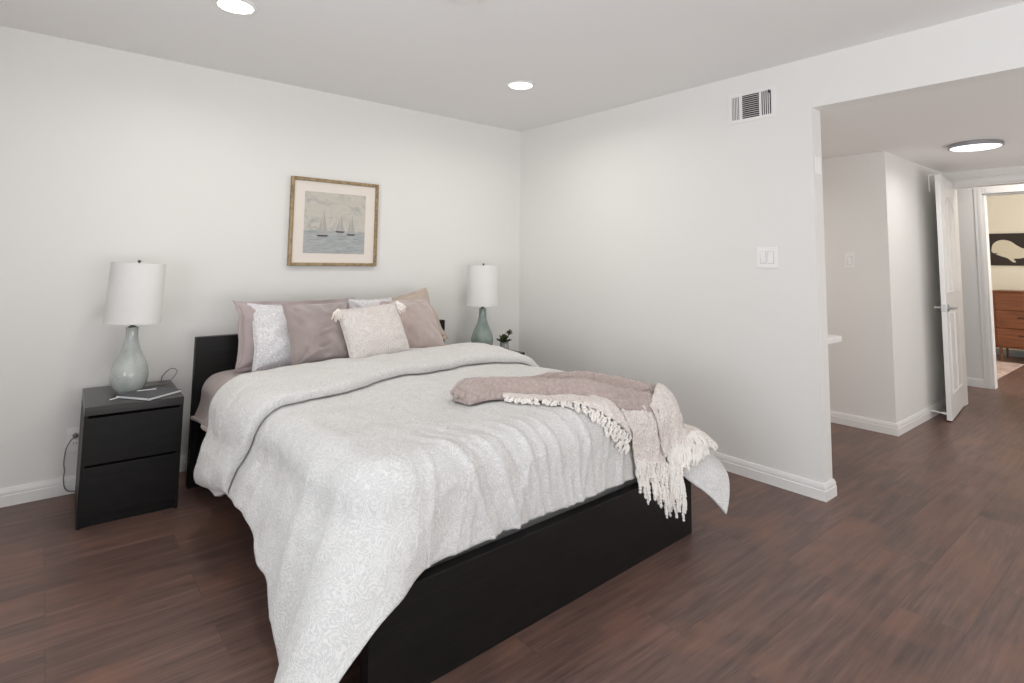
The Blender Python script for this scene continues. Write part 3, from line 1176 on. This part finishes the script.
def pillow(name, label, cat, mat, w_, h_, T, pos, lean, roll_, yaw_=0, seed=0, group=None, flange=0, piping=None, **k):
    Mx = BM @ Matrix.Translation(pos) @ Matrix.Rotation(R(yaw_), 4, 'Z') @ Matrix.Rotation(-R(lean), 4, 'X') @ Matrix.Rotation(R(roll_), 4, 'Y')
    b, ring = pillow_mesh(w_, h_, T, seed, **k)
    o = b.build(name, mat, None, smooth=True, angle=180, fix=False)
    o.matrix_world = Mx
    tag(o, label, cat, group)
    if flange:
        flange_mesh(ring, h_, flange, seed).build('flange', mat, o, smooth=True)
    elif piping:
        MB().tube([p for p in ring] + [ring[0]], .0035, 6).build('piping', piping, o, smooth=True)
    return o


pillow('pillow_sham', 'large mauve sham at back left leaning on the headboard', 'pillow', SHAM, .70, .365, .15, (-.315, 1.885, .640), 12, .5, 0, 1, 'flanged pillow shams', flange=.018, pinch=.08)
pillow('pillow_sham', 'large beige mauve sham at back right, one corner peaking above the row', 'pillow', SHAMB, .53, .37, .15, (.475, 1.875, .665), 26, -12, 0, 2, 'flanged pillow shams', flange=.022, pinch=.08)
pillow('lace_pillow', 'white lace-print pillow at left standing before the mauve sham', 'pillow', SHAMW, .48, .41, .14, (-.385, 1.745, .635), 30, 3, 0, 3, 'white lace-print pillows', piping=SHAMW, pinch=.09)
pillow('lace_pillow', 'white lace-print pillow mostly hidden behind the tasselled cushion', 'pillow', SHAMW, .30, .37, .13, (.125, 1.77, .650), 17, 0, 0, 4, 'white lace-print pillows', piping=SHAMW)
pillow('velvet_cushion', 'dark mauve velvet cushion, wrinkled, left of the tasselled cushion', 'cushion', VELV, .385, .37, .15, (-.275, 1.605, .665), 25, -1.5, 0, 5, 'velvet cushions', piping=VELV, wr=1.3,
       crease=[(-.15, -.35, .3, -.016), (-.55, -.3, .1, .014)])
pillow('velvet_cushion', 'mauve velvet cushion at right end of the pillow row', 'cushion', VELV_LIT, .42, .40, .15, (.352, 1.635, .675), 38, .5, 0, 6, 'velvet cushions', piping=VELV_LIT)
tc = pillow('tassel_cushion', 'cream patterned cushion with white corner tassels at front of pillows', 'cushion', CUSH, .40, .335, .16, (.018, 1.50, .680), 27, -5, 0, 7, piping=CUSH)


def tassel_mesh(L, rad, seed):
    r_ = random.Random(seed)
    b = MB()
    b.lathe([(.001, .004), (.010, 0), (.013, -.008), (.009, -.016), (.007, -.020)], 16, cap=False)
    for k in range(34):
        a = r_.uniform(0, 2 * math.pi)
        q = rad * math.sqrt(r_.random())
        e = L * r_.uniform(.85, 1.05)
        b.tube([(.3 * q * math.cos(a), .3 * q * math.sin(a), -.012), (.8 * q * math.cos(a), .8 * q * math.sin(a), -e * .5), (q * math.cos(a + .2), q * math.sin(a + .2), -e)], [.0028, .003, .0022], 5)
    return b


for x, z, sx in ((-.195, .332, -1), (.195, .332, 1), (-.195, .004, -1), (.195, .004, 1)):
    o = tassel_mesh(.074, .028, int(x * 1000) + int(z * 100)).build('tassel', YARN, tc, smooth=True)
    o.location = (x, -.012, z)
    o.rotation_euler = (R(-18), R(22 * -sx if z > .1 else 40 * -sx) + R(9), 0)

# ------------------------------------------------------------------ throw blanket
th = thing('throw_blanket', 'mauve pink knit throw with cream fringed ends bunched on bed foot', 'blanket', BO, (0, 0, BA))
TC = spline([(-.135, .575, .135), (-.01, .525, .14), (.14, .44, .115), (.29, .34, .16), (.42, .265, .165), (.57, .215, .14), (.735, .17, .11)], 30)


def throw_pt(u, v, z, k=1.0):
    f_ = u * (len(TC) - 1)
    i = min(int(f_), len(TC) - 2)
    c = TC[i].lerp(TC[i + 1], f_ - i)
    i0, i1 = max(i - 12, 0), min(i + 12, len(TC) - 1)
    d = (TC[i1] - TC[i0])
    n_ = Vector((-d.y, d.x)).normalized()
    q = Vector((c.x, c.y)) + n_ * (c.z * v * k)
    return dsurf(q.x, q.y, z)


V = []
nu, nv = 170, 76
for j in range(nv):
    v = -1 + 2 * j / (nv - 1)
    for i in range(nu):
        u = i / (nu - 1)
        endf = max(0, 1 - smooth(.10, 0, u) ** 2) ** .5
        k = endf * (1 + .10 * math.sin(u * 17 + 2 + (1 if v > 0 else 0)) + .08 * fbm(u * 5, v, 2.0, 2))
        prof = max(0, 1 - abs(v) ** 3.0) ** .55
        lump = 1 + .55 * math.exp(-((u - .11) / .09) ** 2) + .25 * math.exp(-((u - .62) / .12) ** 2)
        z = .010 + .050 * prof * endf * lump
        fold = math.sin(v * 6.0 + u * 10 + 1.4 * fbm(u * 3, v, 5, 2))
        z += .024 * fold * prof * smooth(.08, .25, u)
        z += .007 * fbm(u * 9, v * 3, 6.6, 3) * prof
        z *= .45 + .55 * smooth(1.0, .80, u)
        V.append(throw_pt(u, v, max(z, .006), k))
bm_ = MB().grid(V, nu, nv)
tb = bm_.build('knit_body', KPINK, th, smooth=True, angle=180, fix=False)
solidify(tb, .010)
# small end roll opening at the left tip
for k in range(2):
    pts = [throw_pt(.035 + .035 * math.cos(a), -.35 + .45 * k + .25 * math.sin(a), .045 + .010 * math.sin(2 * a)) for a in [2 * math.pi * q / 14 for q in range(14)]]
    MB().tube(pts + [pts[0]], .014, 8).build('rolled_edge', KPINK, th, smooth=True)


def panel(name, mat, A, B, C_, D_, nu, nv, z0, fold, seed, bulge=0.0):
    """quad in flat duvet coordinates: A-B top edge, D-C bottom edge"""
    A, B, C_, D_ = Vector(A), Vector(B), Vector(C_), Vector(D_)
    out = ((C_ + D_) - (A + B)).normalized()
    V = []
    for j in range(nv):
        v = j / (nv - 1)
        for i in range(nu):
            u = i / (nu - 1)
            p = (A * (1 - u) + B * u) * (1 - v) + (D_ * (1 - u) + C_ * u) * v
            p = p + out * (bulge * math.sin(math.pi * u) * v)
            p = p + Vector((.008 * fbm(u * 3, v * 3, seed, 2), .008 * fbm(u * 3, v * 3, seed + 4, 2)))
            z = z0 + fold * math.sin(u * 9 + seed + v) * (.3 + .7 * v) + .006 * fbm(u * 5, v * 5, seed + 9, 3)
            V.append(dsurf(p.x, p.y, max(z, .006)))
    o = MB().grid(V, nu, nv).build(name, mat, th, smooth=True, angle=180, fix=False)
    solidify(o, .008)
    return o


def tassels(P0, P1, n, dirv, L0, L1, seed, z0=.014, bulge=0.0, out=(0, -1), rad=.0058):
    r_ = random.Random(seed)
    P0, P1, dirv, out = Vector(P0), Vector(P1), Vector(dirv).normalized(), Vector(out).normalized()
    for k in range(n):
        f_ = (k + .5) / n
        p = P0.lerp(P1, f_) + out * (bulge * math.sin(math.pi * f_))
        L = (L0 + (L1 - L0) * f_) * r_.uniform(.8, 1.15)
        b = MB()
        d = (dirv + Vector((r_.uniform(-.16, .16), r_.uniform(-.16, .16)))).normalized()
        sd = Vector((-d.y, d.x))
        for s_ in range(5):
            pts, rads = [], []
            ph = r_.uniform(0, 6.28)
            o_ = r_.uniform(-.010, .010)
            LL_ = L * r_.uniform(.72, 1.0)
            nq = max(10, int(LL_ / .006))
            for q in range(nq + 1):
                u = q / nq
                pp = p + d * (LL_ * u) + sd * (o_ * (.5 + u) + .004 * math.sin(u * 9 + ph) + r_.uniform(-.0015, .0015))
                pts.append(dsurf(pp.x, pp.y, z0 + .006 * math.sin(u * 7 + ph) + r_.uniform(0, .004)))
                rads.append(rad * (1 + .16 * (1 if q % 2 else -1) + r_.uniform(-.25, .25)) * (1 if q < nq else .35))
            b.tube(pts, rads, 6)
        b.build('tassel', YARN, th, smooth=True)


# cream strip along the near side of the roll
panel('cream_strip', KCREAM, (.06, .47), (.48, .12), (.385, -.05), (-.02, .385), 60, 18, .018, .004, 1, .045)
tassels((-.02, .385), (.385, -.05), 22, (-.40, -.75), .026, .085, 5, .014, .045, (-.75, -.6), .0045)
# pink fold showing above the hanging end
panel('knit_fold', KPINK, (.33, .18), (.62, .10), (.585, .015), (.345, .055), 34, 16, .030, .004, 11)
# hanging cream end over the footboard side
panel('cream_end', KCREAM, (.345, .075), (.59, .04), (.625, -.20), (.40, -.15), 34, 34, .026, .004, 2)
tassels((.40, -.145), (.625, -.195), 10, (.12, -1), .13, .24, 6, .028)
# wide cream end going over the far corner
panel('cream_end', KCREAM, (.53, .045), (.76, .14), (1.03, -.05), (.60, -.165), 50, 40, .040, .006, 3)
tassels((.625, -.14), (.74, -.12), 5, (.10, -1), .24, .30, 8, .040)
tassels((.68, -.14), (1.02, -.045), 15, (.22, -.9), .11, .12, 9, .042)

# ------------------------------------------------------------------ hall: open door, sink, far room
HX, HY = 3.222, -2.475
DL, DT = .775, .035
ddir = Vector((2.455 - HX, -2.552 - HY, 0))
dang = math.atan2(ddir.y, ddir.x)
d1 = thing('door_1', 'white panelled door with chrome lever, standing open against hall wall', 'door', (HX, HY, .012), (0, 0, dang), kind='structure')
# local x from hinge to lock edge; local +y is the visible face (dang ~ 180 deg)
DTp = 2.02
slab_ = MB().box(0, DL, -DT + .0, .0, 0, DTp).build('door_slab', DOORW, d1, bevel=.002)


def arch_panel(x0, x1, z0, z1, arch_l, arch_r):
    """raised panel outline, top edge from arch_l to arch_r above z1"""
    pts = [(x0, z0), (x1, z0)]
    for k in range(9):
        u = k / 8
        x = x1 + (x0 - x1) * u
        s_ = u
        z = z1 + arch_r + (arch_l - arch_r) * (s_ * s_ * (3 - 2 * s_))
        pts.append((x, z))
    return pts


def ring_mould(pts, wd, hgt, y0, sgn):
    b = MB()
    n = len(pts)
    cx = sum(p[0] for p in pts) / n
    cz = sum(p[1] for p in pts) / n

    def inset(t):
        out = []
        for k in range(n):
            p0, p1, p2 = Vector(pts[k - 1]), Vector(pts[k]), Vector(pts[(k + 1) % n])
            e0, e1 = (p1 - p0).normalized(), (p2 - p1).normalized()
            n0, n1 = Vector((-e0.y, e0.x)), Vector((-e1.y, e1.x))
            m_ = (n0 + n1)
            m_ = m_ / max(.4, m_.length_squared / 2)
            out.append(p1 + m_ * t)
        return out
    prof = [(0, -.001), (0, hgt * .6), (wd * .25, hgt), (wd * .5, hgt * .5), (wd * .7, hgt * .05), (wd, hgt * .05), (wd * 1.9, hgt * .8), (wd * 2.0, hgt * .8)]
    rings = [(inset(t), h) for t, h in prof]
    vs, fs = [], []
    for rg, h in rings:
        vs += [(q.x, y0 + sgn * h, q.y) for q in rg]
    for i in range(len(rings) - 1):
        for k in range(n):
            k2 = (k + 1) % n
            fs.append((i * n + k, i * n + k2, (i + 1) * n + k2, (i + 1) * n + k))
    fs.append(tuple((len(rings) - 1) * n + k for k in range(n)))
    return b.add(vs, fs)


for x0, x1, al_, ar_ in ((.115, .365, 0, .10), (.41, .66, .10, 0)):
    for sgn, y0 in ((1, 0), (-1, -DT)):
        ring_mould(arch_panel(x0, x1, 1.03, 1.76, al_, ar_), .016, .007, y0, sgn).build('panel', DOORW, d1, smooth=True, angle=30)
        ring_mould(arch_panel(x0, x1, .20, .86, 0, 0), .016, .007, y0, sgn).build('panel', DOORW, d1, smooth=True, angle=30)
for sgn, y0 in ((1, 0), (-1, -DT)):
    hd = MB().lathe([(.031, 0), (.031, .006), (.024, .010), (.011, .012), (.011, .045)], 28,
                    Matrix.Translation((DL - .065, y0, .905)) @ Matrix.Rotation(R(-90 * sgn), 4, 'X')).build('door_handle', CHROME, d1, smooth=True)
    MB().tube([(DL - .065, y0 + sgn * .045, .905), (DL - .09, y0 + sgn * .050, .905), (DL - .175, y0 + sgn * .048, .903)], [.0095, .0095, .007], 12).build('lever', CHROME, hd, smooth=True)
MB().box(DL - .001, DL + .0015, -DT + .006, -.006, .875, .935).build('latch_plate', CHROME, d1)
for z in (.22, 1.0, 1.78):
    MB().tube([(-.004, -DT - .004, z - .045), (-.004, -DT - .004, z + .045)], .006, 10).build('hinge', CHROME, d1, smooth=True)
t = thing('door_hook', 'white over-the-door hook hung on top edge of the open door', 'hook', (2.475, -2.545, 2.035), (0, 0, dang))
MB().tube([(0, .006, -.03), (0, .004, .001), (0, -.040, .001), (0, -.072, .0), (0, -.074, -.02), (0, -.074, -.14)], .0024, 8).build('wire', PLASTIC, t, smooth=True)
t = thing('door_stop', 'white spring door stop low behind the open door', 'door stop', (2.49, YA - .001, .06))
MB().tube([(0, -.012, 0), (0, -.10, -.004)], .006, 10).build('spring', PLASTIC, t, smooth=True)
MB().lathe([(.011, 0), (.011, .018), (.006, .02)], 14, Matrix.Translation((0, -.098, -.004)) @ Matrix.Rotation(R(90), 4, 'X')).build('rubber_tip', PLASTIC, t, smooth=True)

# wall-hung vanity on the back of the right wall
t = thing('vanity_sink', 'white wall-hung sink whose corner shows past the right wall end', 'sink', (TW, -2.395, .762))
MB().box(0, .60, 0, .95, 0, .042).build('countertop', PLASTIC, t, bevel=.008, seg=3)
MB().box(.002, .022, 0, .95, .042, .10).build('backsplash', PLASTIC, t, bevel=.004)
MB().lathe([(.20, .0), (.19, -.05), (.12, -.10), (.04, -.115)], 40, Matrix.Translation((.31, .45, 0))).build('basin', PLASTIC, t, smooth=True)
MB().tube([(.40, .08, .0), (.40, .08, -.05), (.36, .09, -.06), (.02, .09, -.06)], .014, 12).build('drain_pipe', DARKM, t, smooth=True)

downlight_or_fill(.75, -1.1, HL - .02, 9, .3)      # unseen fill lamp added to brighten the alcove and hall ceiling

downlight_or_fill(3.85, -2.9, 2.41, 9, .3)            # added fill, out of view, lifts the far hall wall

# far room: dresser, rug, whale picture
TEAK = Mat('teak_veneer', (.20, .07, .03), .35)
tv = TEAK.coord((2, 3, 22))
tn = TEAK.noise(tv, 1.6, 6, .6, .6)
TEAK.color(TEAK.ramp(tn.outputs[0], [(.3, (.15, .048, .020)), (.7, (.29, .105, .042))]))
dr = thing('dresser', 'reddish brown wooden dresser in far room under the whale picture', 'dresser', (6.95, -2.85, 0), (0, 0, R(-90)))
# local x along the wall (toward -y of the room), local -y faces the hall
DWh = .77
b = MB()
for x in (-DWh, DWh - .022):
    b.box(x, x + .022, -.20, .27, .18, .925)
b.box(-DWh, DWh, -.20, .27, .18, .20)
b.box(-DWh + .02, DWh - .02, .255, .268, .2, .925)
b.build('carcass', TEAK.m, dr, bevel=.003)
MB().box(-DWh - .005, DWh + .005, -.205, .275, .925, .948).build('top_panel', TEAK.m, dr, bevel=.003)
HND = Mat('dark_pull', (.05, .02, .012), .5).m
for row, (z0, z1) in enumerate(((.205, .44), (.446, .68), (.686, .920))):
    for x0, x1 in ((-DWh + .024, -.004), (.004, DWh - .024)):
        o = MB().box(x0, x1, -.205, -.19, z0, z1).build('drawer', TEAK.m, dr, bevel=.003)
        xm = (x0 + x1) / 2
        if row < 2:
            MB().box(xm - .15, xm + .15, -.215, -.204, (z0 + z1) / 2 + .02, (z0 + z1) / 2 + .042).build('pull', HND, o, bevel=.004)
for x in (-DWh + .05, DWh - .05):
    for y in (-.16, .22):
        MB().lathe([(.010, 0), (.018, .18)], 14, Matrix.Translation((x, y, 0))).build('leg', TEAK.m, dr, smooth=True)

rugm = Mat('faded_rug', (.45, .33, .30), .95)
rv = rugm.coord()
ra = rugm.noise(rv, 9, 5, .6, .6)
rugm.color(rugm.ramp(ra.outputs[0], [(.3, (.36, .22, .17)), (.5, (.52, .38, .33)), (.7, (.62, .53, .52))]))
rugm.normal(rugm.bump(ra.outputs[0], .4, .01))
b = MB()
b.box(5.0, 6.60, -2.385, -1.25, .001, .012)
rg = tag(b.build('rug', rugm.m, None, bevel=.004), 'faded pinkish rug on the far room floor before the dresser', 'rug')
rgf = MB()
for k in range(60):
    y = -2.375 + k * 1.115 / 59
    rgf.tube([(6.595, y, .006), (6.65, y + .004, .004)], .003, 5)
rgf.build('fringe', PAPER, rg)

wp = thing('whale_picture', 'dark brown wall panel with a cream whale shape, far room', 'picture', (XD, -2.242, 1.522), (0, 0, R(-90)))
PW, PH2 = .30, .232
MB().box(-PW, PW, -.024, -.002, -PH2, PH2).build('backing_board', Mat('dark_umber', (.030, .020, .016), .6).m, wp, bevel=.003)
WH = Mat('cream_cutout', (.68, .63, .50), .7).m
out = spline([(-.37, -.02, 0), (-.345, .07, 0), (-.27, .125, 0), (-.17, .142, 0), (-.06, .115, 0), (.03, .055, 0), (.12, .012, 0), (.20, .015, 0), (.235, .06, 0), (.20, .12, 0), (.20, .165, 0),
              (.255, .160, 0), (.285, .125, 0), (.325, .165, 0), (.375, .165, 0), (.355, .105, 0), (.305, .055, 0), (.27, -.03, 0), (.20, -.095, 0), (.08, -.130, 0), (-.02, -.135, 0),
              (-.03, -.145, 0), (.0, -.185, 0), (-.04, -.19, 0), (-.09, -.155, 0), (-.13, -.128, 0), (-.22, -.10, 0), (-.30, -.07, 0), (-.26, -.055, 0), (-.34, -.055, 0)], 5)
MB().prism([(p.x * .72, p.y * .98) for p in out], .0, .004, Matrix.Translation((0, -.0238, 0)) @ Matrix.Rotation(R(90), 4, 'X')).build('whale_shape', WH, wp)
